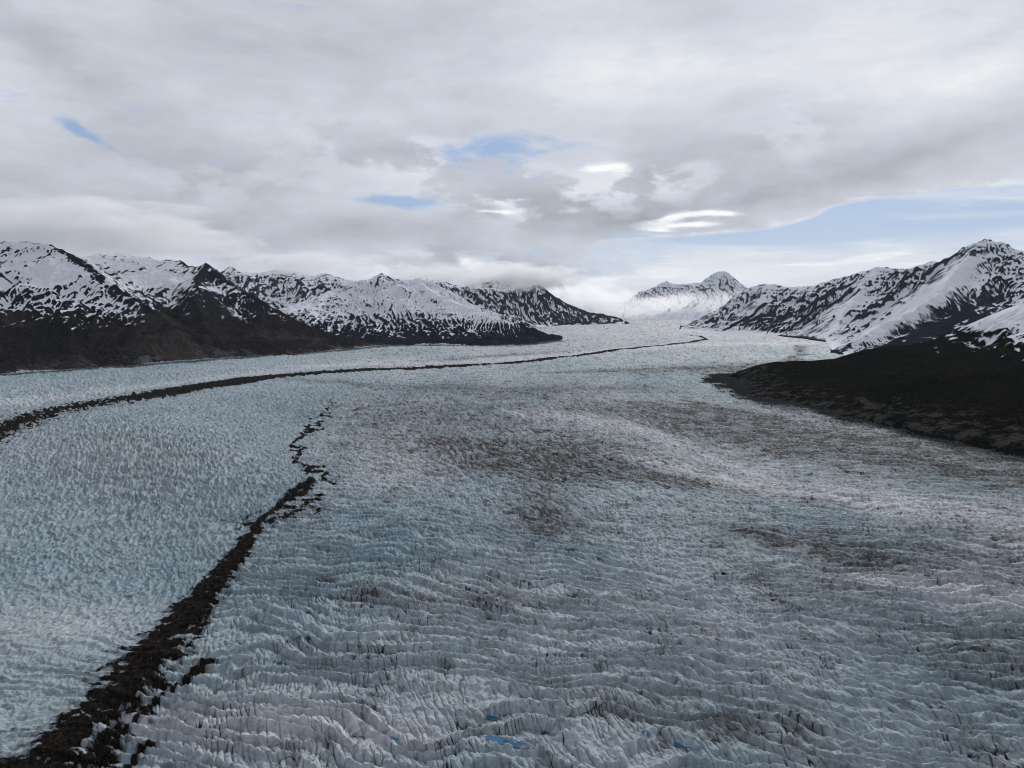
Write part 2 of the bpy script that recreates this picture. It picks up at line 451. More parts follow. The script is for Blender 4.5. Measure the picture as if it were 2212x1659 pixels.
    # centre: faint peaks in mist
    mountain('misty_mountain', mG,
        [(1040, 600, 16500), (1090, 590, 16500), (1130, 582, 16500), (1160, 592, 16400), (1178, 586, 16300), (1196, 600, 16000), (1215, 626, 15800), (1240, 650, 15800), (1275, 668, 16000)],
        [(1040, None, 13800), (1150, None, 13500), (1230, None, 14000), (1290, None, 15000)],
        22.0, 'faint grey peaks half lost in mist behind the dark central ridge',
        snowline=100, snoww=500, seed=51, off=0.9, vegline=-400, riblen=420, rib=1.2, prof=0.9, slope0=0.35, kslope=1.8, drops=30000, side=600)
    # right of centre: white peak in mist
    mountain('misty_mountain', mG,
        [(1350, 668, 14000), (1368, 640, 14200), (1385, 628, 14300), (1400, 626, 14350), (1440, 606, 14500), (1452, 614, 14500), (1485, 612, 14600), (1515, 610, 14800), (1535, 594, 14900), (1552, 586, 15000), (1566, 585, 15000), (1582, 596, 14900), (1600, 612, 14800), (1640, 640, 14600), (1700, 660, 14500)],
        [(1345, None, 12800), (1400, None, 12000), (1480, None, 11600), (1560, None, 11500), (1640, None, 11500), (1720, None, 11800)],
        10.0, 'white pyramid-topped mountain rising out of valley mist right of centre',
        snowline=-50, snoww=260, seed=61, off=1.25, vegline=-400, riblen=300, rib=1.2, prof=0.8, slope0=0.34, kslope=1.6, kcurv=1.4, drops=160000, snowamp=0.5,
        bias=[(1400, 640, 50, 22, 10, -0.7), (1560, 605, 30, 30, 0, 0.2), (1500, 680, 150, 20, 0, 0.6)])
    # right: long range
    mountain('snowy_mountain', mG,
        [(1470, 708, 8600), (1510, 690, 8700), (1550, 668, 8800), (1590, 640, 8700), (1620, 622, 8500), (1645, 614, 8400), (1670, 612, 8300), (1700, 619, 8200), (1750, 618, 8000), (1790, 606, 7900), (1830, 596, 7800), (1870, 586, 7600), (1893, 576, 7500), (1920, 580, 7400), (1960, 583, 7250), (1990, 570, 7100), (2020, 564, 7000), (2056, 568, 6800), (2075, 548, 6700), (2100, 528, 6600), (2130, 515, 6500), (2170, 526, 6400), (2200, 541, 6300), (2240, 550, 6200), (2320, 560, 6000), (2450, 570, 5800)],
        [(1468, 713), (1520, 719), (1600, 722), (1680, 727), (1740, 733), (1790, 742), (1795, 762), (1830, 768), (2000, None, 3700), (2200, None, 3500), (2400, None, 3500)],
        6.2, 'long snow and rock range on the right climbing to a sharp summit',
        spurs=[dict(line=[(2120, 522, 6450), (2085, 560, 6100), (2045, 605, 5600), (2020, 640, 5250), (1950, 680, 4900), (1870, 720, 4600), (1800, 755, 4400)], slope=0.66),
               dict(line=[(2140, 530, 6400), (2190, 590, 5900), (2240, 650, 5300), (2270, 690, 4900)], slope=0.62),
               dict(line=[(1893, 582, 7450), (1850, 640, 6700), (1780, 690, 6000), (1740, 728, 5600)], slope=0.5),
               dict(line=[(1660, 618, 8250), (1650, 660, 7700), (1640, 700, 7200), (1640, 722, 6900)], slope=0.5)],
        snowline=-20, snoww=330, seed=71, off=0.62, streak=0.22, patl=130.0, vegline=-200, riblen=210, rib=0.8, prof=0.95, slope0=0.42, kslope=1.6, kcurv=0.8, drops=480000, snowamp=0.6, rough=1.2,
        bias=[(2060, 690, 130, 34, -28, -1.6), (1980, 725, 150, 22, -25, -0.9), (1960, 668, 120, 14, -33, 1.1), (2130, 545, 60, 22, 20, -0.5), (1690, 690, 60, 22, 0, -0.6), (1790, 660, 40, 18, 0, -0.5), (2100, 610, 60, 18, 40, 0.5),
              (1640, 640, 40, 12, -30, -0.3), (1990, 600, 60, 22, 0, -0.3), (1840, 755, 60, 14, 0, -0.6), (1745, 728, 60, 8, 8, -0.7)])
    # near right dark hill
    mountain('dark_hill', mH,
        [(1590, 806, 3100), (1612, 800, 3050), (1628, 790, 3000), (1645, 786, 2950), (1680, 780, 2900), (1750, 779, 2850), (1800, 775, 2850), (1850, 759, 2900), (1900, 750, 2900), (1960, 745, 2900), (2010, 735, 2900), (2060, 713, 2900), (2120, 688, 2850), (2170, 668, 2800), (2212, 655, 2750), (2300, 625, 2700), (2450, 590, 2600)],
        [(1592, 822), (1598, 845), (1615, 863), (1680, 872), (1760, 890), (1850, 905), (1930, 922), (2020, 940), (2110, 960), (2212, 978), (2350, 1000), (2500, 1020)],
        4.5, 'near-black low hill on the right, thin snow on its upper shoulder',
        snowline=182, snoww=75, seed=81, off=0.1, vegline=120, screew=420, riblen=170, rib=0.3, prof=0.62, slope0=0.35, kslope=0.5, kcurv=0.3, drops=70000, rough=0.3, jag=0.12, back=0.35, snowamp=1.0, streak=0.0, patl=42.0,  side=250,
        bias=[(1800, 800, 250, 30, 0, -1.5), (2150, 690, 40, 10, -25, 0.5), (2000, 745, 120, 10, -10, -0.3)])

# ---------------------------------------------------------------- glacier
M1 = [(-120, 990, 50), (0, 938, 40), (60, 915, 34), (150, 888, 30), (230, 872, 27), (300, 860, 24), (400, 842, 18), (500, 826, 13), (600, 813, 9), (700, 803, 7), (800, 798, 6), (900, 794, 5.5), (1000, 790, 5.5), (1100, 784, 5.5), (1200, 774, 5), (1300, 763, 5), (1400, 751, 4.5), (1470, 742, 4), (1528, 734, 4)]
M1B = [(1528, 734, 2.6), (1510, 728, 2.0), (1440, 720, 1.2), (1370, 713, 1.0), (1320, 710, 1.2), (1290, 707, 2.0), (1320, 704, 1.4), (1370, 702, 0.8), (1430, 701, 0.8)]
M2 = [(60, 1700, 175), (110, 1659, 165), (240, 1530, 125), (330, 1420, 110), (390, 1355, 80), (450, 1280, 60), (500, 1215, 46), (535, 1160, 34), (560, 1122, 14), (610, 1085, 10), (640, 1070, 26), (668, 1045, 24), (672, 1033, 8)]
M2B = [(722, 1050, 4), (690, 1025, 14), (662, 1005, 9), (650, 985, 9), (642, 965, 16), (655, 950, 14), (668, 935, 10), (690, 912, 6), (712, 892, 4), (728, 876, 2)]
M2C = [(270, 1680, 16), (300, 1630, 12), (325, 1613, 20)]
M2D = [(250, 1600, 7), (300, 1560, 10), (350, 1515, 9), (395, 1490, 13), (420, 1468, 18), (445, 1448, 26)]
POOLS = [(1095, 1617, 48, 7.9, 13, 'long bright blue meltwater pool, the largest, near the bottom edge'),
         (1062, 1556, 23, 3.6, 12, 'narrow blue meltwater pool just uphill of the largest pool'),
         (1115, 1568, 11, 2.5, 12, 'tiny blue meltwater sliver right of the narrow pool'),
         (608, 1446, 19, 2.2, 5, 'thin blue meltwater pool alone among ridges right of the dark moraine'),
         (855, 1603, 12, 4.3, 15, 'small dull blue meltwater pool left of the largest pool'),
         (775, 1594, 14, 2.9, 10, 'grey-blue meltwater puddle, westernmost of the bottom pools'),
         (1475, 1627, 23, 4.3, 22, 'blue meltwater pool at the lower right of the pool group'),
         (1395, 1609, 12, 2.9, 20, 'small blue meltwater pool between the largest and the lower right one')]

def band_mask(X, Y, pts, rag, n):
    P = []
    for (px, py, w) in pts:
        g = gnd(px, py); 
        # half width on the ground, measured down the picture line of sight for flat bands, across for steep ones
        P.append((g[0], g[1], w))
    P = np.array(P)
    W = []
    for i in range(len(pts)):
        a = pts[max(0, i - 1)]; b = pts[min(len(pts) - 1, i + 1)]
        ga, gb = gnd(a[0], a[1])[:2], gnd(b[0], b[1])[:2]
        dn = gb - ga; dn = dn / (np.linalg.norm(dn) + 1e-9)
        ti = np.array([b[0] - a[0], b[1] - a[1]], float); ti /= np.linalg.norm(ti) + 1e-9
        ni = np.array([-ti[1], ti[0]]) * pts[i][2] * 0.5
        q = gnd(pts[i][0] + ni[0], pts[i][1] + ni[1])[:2] - gnd(pts[i][0], pts[i][1])[:2]
        W.append(abs(q[0] * -dn[1] + q[1] * dn[0]))
    P[:, 2] = W
    m = (X > P[:, 0].min() - 900) & (X < P[:, 0].max() + 900) & (Y > P[:, 1].min() - 900) & (Y < P[:, 1].max() + 900)
    out = np.full(X.shape, -3.0, F32)
    d, s, (w,) = seg_field(X[m], Y[m], P)
    out[m] = 1.0 - d / np.maximum(w, 0.5)
    return out

def rot(X, Y, a, b, wx=0, wy=0):
    """ground axes: u along the photo line a->b, v across"""
    ga, gb = gnd(*a)[:2], gnd(*b)[:2]
    d = (gb - ga) / np.linalg.norm(gb - ga)
    x, y = X + wx, Y + wy
    return x * d[0] + y * d[1], -x * d[1] + y * d[0]

def glacier_surface(X, Y):
    R = np.sqrt(X * X + Y * Y)
    px, py = project(X, Y, np.zeros_like(X))
    back = Y < 60
    px = np.where(back, 1106, px); py = np.where(back, 2500, py)
    wx = fbm(X / 260, Y / 260, 3, 500) * 70; wy = fbm(X / 260 + 9, Y / 260, 3, 505) * 70
    wsx = fbm(X / 45, Y / 45, 3, 510) * 11; wsy = fbm(X / 45 + 9, Y / 45, 3, 515) * 11
    # style weights
    left = sstep(60, -60, (px - np.interp(py, [850, 950, 1050, 1130, 1300, 1500, 1700], [760, 700, 690, 560, 440, 260, 60])))
    mid = ell(px, py, 1150, 1000, 520, 150, 5)
    far = sstep(1000, 860, py)
    near = sstep(1000, 1300, py) * (1 - left)
    # ridges: right-lower region and its neighbours
    u1, v1 = rot(X, Y, (1000, 1400), (1700, 1500), wx + wsx, wy + wsy)
    r1 = billow(u1 / 120 + 3, v1 / 36, 2, 520, 0.45)
    u2, v2 = rot(X, Y, (1700, 1120), (2200, 1150), wx + wsx, wy + wsy)
    r2 = billow(u2 / 90 + 3, v2 / 28, 2, 530, 0.5)
    u3, v3 = rot(X, Y, (900, 950), (1180, 1080), wx * 0.5 + wsx, wy * 0.5 + wsy)
    r3 = billow(u3 / 70, v3 / 20, 2, 540, 0.5)
    right = sstep(1300, 1900, px + (1300 - py) * 0.8)
    def rows(u, v, lam, sd, lu=140.0):
        ph = v / lam + 1.5 * fbm(u / lu, v / (lam * 3.2), 3, sd) + 0.30 * fbm(u / 26, v / 26, 3, sd + 3)
        k = np.floor(ph); f = ph - k
        fr = 0.34 + 0.12 * pn(u / 60, k * 3.7, sd + 5)
        hgt = np.where(f < fr, sstep(0.0, 1.0, f / fr) ** 0.8, np.clip((1 - f) / (1 - fr), 0, 1) ** 1.25)
        a = np.clip(0.72 + 0.55 * pn(u / 70, k * 7.3, sd + 6), 0.25, 1.3)
        return hgt * a, f, fr
    w1, f1, q1 = rows(u1, v1, 15.5, 1520)
    w2, f2, q2 = rows(u2, v2, 12.5, 1530, 110.0)
    wr = w1 * (1 - right) + w2 * right
    face = np.where(right < 0.5, sstep(1.1, 0.7, f1 / q1) * sstep(0, .1, f1), sstep(1.1, 0.7, f2 / q2))
    rr = r1 * (1 - right) + r2 * right
    rr = rr * (1 - mid) + r3 * mid
    cr = np.sqrt(np.clip(rr, 0, 1.6)) 
    # transverse gullies, short and close
    ut, vt = rot(X, Y, (1000, 1400), (1150, 1560), wsx * 0.35, wsy * 0.35)
    tr = billow(ut / 30, vt / 5.6, 2, 550, 0.5)
    uq, vq = rot(X, Y, (1000, 1400), (1075, 1560), wsx * 0.4, wsy * 0.4)
    tr2 = billow(uq / 26, vq / 5.2, 2, 555, 0.5)
    pk = sstep(-0.15, 0.15, fbm(X / 80, Y / 80, 2, 558))
    trm = tr * pk + tr2 * (1 - pk)
    c_a0 = sstep(0.14, 0.02, np.abs(pn(ut / 30, vt / 5.6, 550))) * pk + sstep(0.14, 0.02, np.abs(pn(uq / 26, vq / 5.2, 555))) * (1 - pk)
    # hummocky serac field
    hu = billow((X + wsx) / 20, (Y + wsy) / 24, 3, 560, 0.5)
    ul, vl = rot(X, Y, (200, 1350), (330, 1000), wx * 0.5 + wsx, wy * 0.5 + wsy)
    hl = billow(ul / 60, vl / 19, 3, 570, 0.55)
    ub, vb = rot(X, Y, (100, 1500), (420, 1560), wx + wsx, wy + wsy)
    hb_ = billow(ub / 60, vb / 24, 2, 575, 0.5)
    lowleft = sstep(1250, 1420, py)
    fine = fbm(X / 8.0, Y / 8.0, 5, 580, 0.68)
    amp_l = 6.2 + 10.0 * ell(px, py, 270, 980, 190, 90, 10) + 3.0 * ell(px, py, 450, 1060, 350, 80, 0) - 3.0 * ell(px, py, 600, 960, 120, 60) - 3.0 * ell(px, py, 100, 1350, 260, 120)
    z_left = (np.sqrt(hu) * 0.35 + np.sqrt(hl) * 0.45 + 0.65 * ridged(ul / 40, vl / 9, 3, 577, 0.6) + 0.3 * ridged(X / 9, Y / 9, 2, 578)) * amp_l * (1 - 0.6 * lowleft) + lowleft * np.sqrt(hb_) * 2.2 + w1 * 3.0 * np.clip(0.7 * lowleft + ell(px, py, 520, 1000, 240, 100) + ell(px, py, 620, 880, 200, 50), 0, 1)
    big = ridged(X / 12, Y / 12, 3, 566, 0.6)
    z_right = (1 - mid) * wr * (4.9 + 1.8 * near) + cr * (3.0 + 6.0 * mid) + np.sqrt(trm) * (1.3 + 0.9 * near) + np.sqrt(hu) * 1.0 + big * 1.7 - 1.0 * c_a0
    z_far = np.sqrt(hu) * 7 + cr * 5
    z = z_left * left + z_right * (1 - left)
    z = z * (1 - 0.5 * far) + z_far * far * (0.5 + 0.5 * (1 - sstep(4000, 9000, R)) )
    z = z + fine * (1.7 + 2.5 * sstep(900, 2500, R))
    # broad swells
    z = z + fbm(X / 420, Y / 420, 3, 590) * 10 + 14 * ell(px, py, 290, 960, 260, 60) + 10 * ell(px, py, 1250, 960, 300, 40, 6) + fbm(X / 1500, Y / 1500, 2, 595) * 14
    # near the viewer's feet and behind: calmer; upper glacier climbs beyond 11 km
    up = np.clip((Y - 10800) / 7000, 0, 1.6)
    z = z + up ** 1.15 * 175 * ell(px * 0 + X, Y * 0, 1700, 0, 3800, 1.0)
    z = z - 8
    # attributes -----------------------------------------------------------
    pn1 = fbm(X / 350, Y / 900, 4, 600)
    pn2 = fbm(X / 60, Y / 60, 4, 610, 0.6)
    pn1 = pn1 * (1 - 0.55 * left)
    teal = 0.25 + 0.45 * pn1 + 0.8 * ell(px, py, 1480, 845, 160, 22, 4) + 0.55 * ell(px, py, 900, 850, 260, 25, -3) + 0.45 * ell(px, py, 1500, 1090, 420, 60, 8) \
        + 0.5 * ell(px, py, 150, 1230, 500, 110) + 0.6 * ell(px, py, 2100, 1020, 150, 40, 8) + 0.35 * ell(px, py, 1000, 1180, 420, 70) + 0.35 * ell(px, py, 1800, 1500, 400, 130) \
        + 0.3 * ell(px, py, 250, 790, 300, 20, -5) + 0.25 * left
    warm = 0.15 - 0.5 * pn1 + 0.7 * ell(px, py, 850, 1010, 140, 60) + 0.9 * ell(px, py, 1500, 1015, 190, 12, 20) + 0.7 * ell(px, py, 1850, 1075, 220, 22, 12) + 0.6 * ell(px, py, 2080, 1260, 180, 45, 5) \
        + 0.5 * ell(px, py, 120, 1350, 200, 40) + 0.45 * ell(px, py, 1000, 775, 400, 16, -3) + 0.8 * sstep(760, 715, py) + 0.4 * ell(px, py, 600, 1580, 400, 60) + 0.4 * ell(px, py, 1270, 905, 120, 20, 6) + 0.3 * ell(px, py, 300, 1010, 240, 30)
    dirt = 0.09 + 0.13 * pn2 + 0.22 * ell(px, py, 1750, 950, 520, 90, 6) + 0.12 * ell(px, py, 1000, 950, 350, 90) + 0.28 * ell(px, py, 1180, 985, 200, 50, 6) + 0.35 * ell(px, py, 1300, 1030, 260, 18, 4) + 0.2 * ell(px, py, 1170, 1130, 70, 45, 35) + 0.4 * ell(px, py, 1900, 950, 330, 26, 8) \
        + 0.55 * ell(px, py, 2080, 1010, 240, 14, 10) + 0.35 * ell(px, py, 2150, 1140, 200, 24, 6) + 0.38 * ell(px, py, 1820, 1200, 260, 30, 8) + 0.25 * ell(px, py, 1450, 1540, 200, 40, 10) + 0.35 * ell(px, py, 2170, 1400, 120, 40) \
        + 0.30 * ell(px, py, 1550, 800, 250, 10, -2) + 0.25 * ell(px, py, 900, 900, 300, 25) + 0.4 * ell(px, py, 1500, 920, 280, 25, 8) + 0.45 * ell(px, py, 1080, 768, 160, 3, -3) + 0.12 * ell(px, py, 850, 1290, 200, 40, 8) \
        + 0.2 * ell(px, py, 820, 960, 150, 40)
    # flow-parallel dirty bands on the right
    lat = band_mask(X, Y, [(1480, 866, 9), (1560, 890, 10), (1660, 915, 10), (1800, 935, 9), (1950, 958, 10), (2100, 978, 12), (2300, 1000, 16)], 0, 0)
    dirt = dirt + 0.55 * sstep(-0.6, 0.8, lat + 0.7 * pn2)
    drk = band_mask(X, Y, [(1725, 745, 26), (1732, 765, 22), (1705, 778, 16)], 0, 0)
    dirt = dirt + 0.5 * sstep(-0.8, 0.8, drk + 0.8 * pn2)
    debr = sstep(-0.1, 0.5, fbm(X / 45, Y / 120, 4, 670, 0.6) * 0.9 + (ell(px, py, 1595, 835, 62, 26, 15) + 0.8 * ell(px, py, 1570, 818, 50, 7, -8)) * 1.5 - 0.55)
    dirt = dirt + 0.25 * sstep(0.0, 0.5, pn1 + 0.1 * pn2) * sstep(1300, 1700, px) * sstep(1300, 1000, py) * sstep(840, 900, py)
    strk = 0.9 * fbm(u3 / 480, v3 / 30, 4, 680, 0.6) * (1 - near) + 0.9 * fbm(u1 / 300, v1 / 22, 4, 682, 0.6) * near
    def band(pts, soft=1.3, k=0.9):
        m_ = band_mask(X, Y, pts, 0, 0)
        return sstep(-soft * 1.5, 1.5, m_ + 0.4 * k * pn2 + 0.3 * pn1 + 1.7 * k * strk)
    for amp, pts in ((0.42, [(940, 955, 14), (1100, 985, 40), (1250, 990, 50), (1350, 1015, 38), (1500, 1045, 22), (1650, 1062, 14), (1900, 1100, 9)]),
                     (0.36, [(1180, 1010, 60), (1165, 1060, 80), (1180, 1110, 90), (1230, 1150, 70), (1265, 1172, 24)]),
                     (0.42, [(1380, 872, 12), (1550, 910, 34), (1750, 955, 50), (2000, 990, 46), (2300, 1040, 60)]),
                     (0.45, [(1500, 875, 5), (1600, 893, 6), (1720, 918, 6), (1900, 945, 7), (2100, 975, 9), (2300, 1000, 12)]),
                     (0.26, [(1480, 1128, 10), (1700, 1160, 44), (1950, 1190, 60), (2300, 1215, 56)]),
                     (0.2, [(1600, 1230, 20), (1850, 1300, 50), (2100, 1390, 80), (2300, 1480, 110)]),
                     (0.40, [(600, 815, 3), (740, 828, 8), (900, 842, 14), (1100, 850, 16), (1350, 842, 10)]),
                     (0.40, [(1180, 806, 3), (1350, 800, 7), (1550, 795, 9), (1760, 780, 12)]),
                     (0.30, [(700, 1260, 14), (900, 1300, 24), (1150, 1310, 20), (1400, 1290, 14)]),
                     (0.14, [(1150, 1480, 20), (1350, 1530, 46), (1550, 1560, 60), (1750, 1600, 50)])):
        dirt = dirt + amp * band(pts)
    for amp, pts in ((1.1, [(1330, 985, 12), (1450, 1012, 16), (1600, 1042, 20), (1800, 1072, 34), (2000, 1098, 44), (2300, 1140, 60)]),
                     (0.9, [(1120, 898, 12), (1300, 915, 22), (1420, 945, 20), (1520, 985, 16), (1650, 1022, 14)]),
                     (0.8, [(1880, 1245, 24), (2050, 1262, 44), (2300, 1300, 60)]),
                     (0.7, [(620, 790, 3), (900, 786, 5), (1200, 768, 8), (1500, 745, 8), (1700, 742, 6)]),
                     (0.6, [(0, 870, 14), (300, 838, 12), (600, 800, 8), (900, 775, 6)]),
                     (0.45, [(250, 1560, 60), (600, 1560, 70), (900, 1600, 60)])):
        b_ = band(pts, 0.9, 0.6)
        warm = warm + amp * b_; dirt = dirt * (1 - 0.6 * b_); teal = teal * (1 - 0.6 * b_)
    # dirt settles in the hollows between ridges
    patch = sstep(-0.12, 0.35, fbm(X / 70, Y / 70, 4, 620, 0.6) + 0.25 * np.clip(dirt, 0, 0.6))
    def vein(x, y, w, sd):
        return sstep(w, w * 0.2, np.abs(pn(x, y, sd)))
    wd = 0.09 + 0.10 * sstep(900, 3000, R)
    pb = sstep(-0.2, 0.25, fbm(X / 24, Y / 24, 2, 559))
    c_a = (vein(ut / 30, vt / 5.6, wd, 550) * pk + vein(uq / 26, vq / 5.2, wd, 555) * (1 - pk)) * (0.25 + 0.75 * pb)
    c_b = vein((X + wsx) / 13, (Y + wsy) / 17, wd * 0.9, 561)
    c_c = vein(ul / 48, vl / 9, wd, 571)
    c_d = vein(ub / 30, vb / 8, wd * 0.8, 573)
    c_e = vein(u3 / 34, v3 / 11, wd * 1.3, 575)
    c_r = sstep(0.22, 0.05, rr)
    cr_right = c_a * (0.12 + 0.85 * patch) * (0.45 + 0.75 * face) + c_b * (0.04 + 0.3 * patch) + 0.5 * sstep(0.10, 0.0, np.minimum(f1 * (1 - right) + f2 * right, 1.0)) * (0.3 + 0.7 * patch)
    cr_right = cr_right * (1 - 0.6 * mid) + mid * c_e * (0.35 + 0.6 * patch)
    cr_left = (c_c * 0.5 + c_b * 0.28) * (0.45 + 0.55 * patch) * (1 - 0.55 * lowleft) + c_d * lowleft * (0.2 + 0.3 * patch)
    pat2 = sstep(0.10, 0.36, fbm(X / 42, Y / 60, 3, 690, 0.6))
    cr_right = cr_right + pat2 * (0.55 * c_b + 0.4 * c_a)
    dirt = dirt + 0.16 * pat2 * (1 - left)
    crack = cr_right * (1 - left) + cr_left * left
    crack = crack * (0.85 + 0.15 * sstep(4500, 1500, R))
    dirt = np.clip(dirt * 1.35, 0, 1) * (0.6 + 0.65 * sstep(0.7, 0.15, np.where(mid > 0.4, r3, rr)))
    shore_ = band_mask(X, Y, [(1540, 812, 10), (1592, 828, 26), (1612, 860, 24), (1680, 873, 26), (1760, 889, 24), (1850, 905, 24), (1930, 921, 24), (2020, 940, 26), (2110, 961, 28), (2212, 980, 34), (2350, 1003, 30)], 0, 0)
    debr = np.maximum(debr * 1.6, 0.95 * sstep(-0.75, 0.75, shore_ + 1.1 * fbm(u3 / 200, v3 / 40, 5, 675, 0.65)))
    margin = band_mask(X, Y, [(-100, 822, 10), (0, 814, 6), (150, 802, 5), (330, 789, 4), (520, 774, 4), (700, 760, 4), (850, 748, 2.5), (1000, 749, 2), (1120, 748, 2.5), (1215, 736, 4)], 0, 0)
    debr = np.maximum(debr, 0.8 * sstep(-0.6, 0.6, margin + 0.6 * fbm(X / 120, Y / 200, 3, 677)))
    crack = np.clip(crack + debr, 0, 1)
    # moraines ---------------------------------------------------------------
    rg = fbm(X / 17, Y / 17, 4, 630, 0.6)
    rg2 = 0.55 - np.sqrt(np.clip(billow(ub / 34, vb / 9, 3, 640, 0.55), 0, 2))
    rfar = fbm(X / 90, Y / 60, 4, 650, 0.6)
    m1 = band_mask(X, Y, M1, 0, 0)
    nearleft = sstep(560, 120, px)
    m1 = np.maximum(m1, band_mask(X, Y, M1B, 0, 0))
    mor1 = m1 + rfar * 0.30 * (1 - nearleft) + nearleft * (rg * 2.6 + rg2 * 1.2 - 0.1)
    mor1 = np.where(px > 560, mor1 - 0.1 - 0.25 * sstep(900, 1400, px), mor1)
    m2 = band_mask(X, Y, M2, 0, 0)
    m2d = np.maximum(band_mask(X, Y, M2D, 0, 0), band_mask(X, Y, M2C, 0, 0))
    gap = 1.1 * ell(px, py, 205, 1600, 60, 16, -52) + 0.7 * ell(px, py, 395, 1620, 26, 18, -40) * 0 + 0.5 * ell(px, py, 370, 1400, 50, 20, -50)
    mor2 = np.minimum(m2 * 1.6, 0.9) + rg * 1.5 + rg2 * 1.7 - gap + 0.12
    zx = fbm(X / 42, Y / 42, 3, 660, 0.55) * 42
    m2b = band_mask(X + zx, Y + 0.5 * zx, M2B, 0, 0)
    mor2b = m2b + rg * 1.1 + rg2 * 0.4 + 0.15
    ml = band_mask(X, Y, [(560, 1122, 60), (620, 1110, 90), (690, 1075, 60)], 0, 0)
    mor2 = np.maximum(mor2, ml * 0.9 + rg * 1.3 + rg2 * 1.5 - 0.75)
    mor2b = np.maximum(mor2b, m2d + rg * 0.8 + rg2 * 0.5 - 0.12)
    mor = np.stack([mor1, np.maximum(mor2, mor2b)], 0)
    crack = np.clip(np.maximum(crack, 0.8 * sstep(-0.75, 0.1, mor.max(0) + 0.9 * fine) * sstep(3500, 1500, R)), 0, 1)
    # rubble is a little raised
    z = z + 3.0 * sstep(-0.5, 0.9, m1) * sstep(6000, 2500, R) + 3 * sstep(-0.2, 1.0, m1) * sstep(2500, 4500, R) + 2.0 * sstep(-0.5, 0.9, np.maximum(m2, m2b))
    calm = sstep(120, 330, np.sqrt(X * X + np.minimum(Y, 0) ** 2 + np.maximum(Y, 0) ** 2))
    return z, dict(teal=np.clip(teal, 0, 1), warm=np.clip(warm, 0, 1), dirt=np.clip(dirt, 0, 1), crack=np.clip(crack, 0, 1), left=left), mor

ICE = ice_material(); MOR = moraine_material()

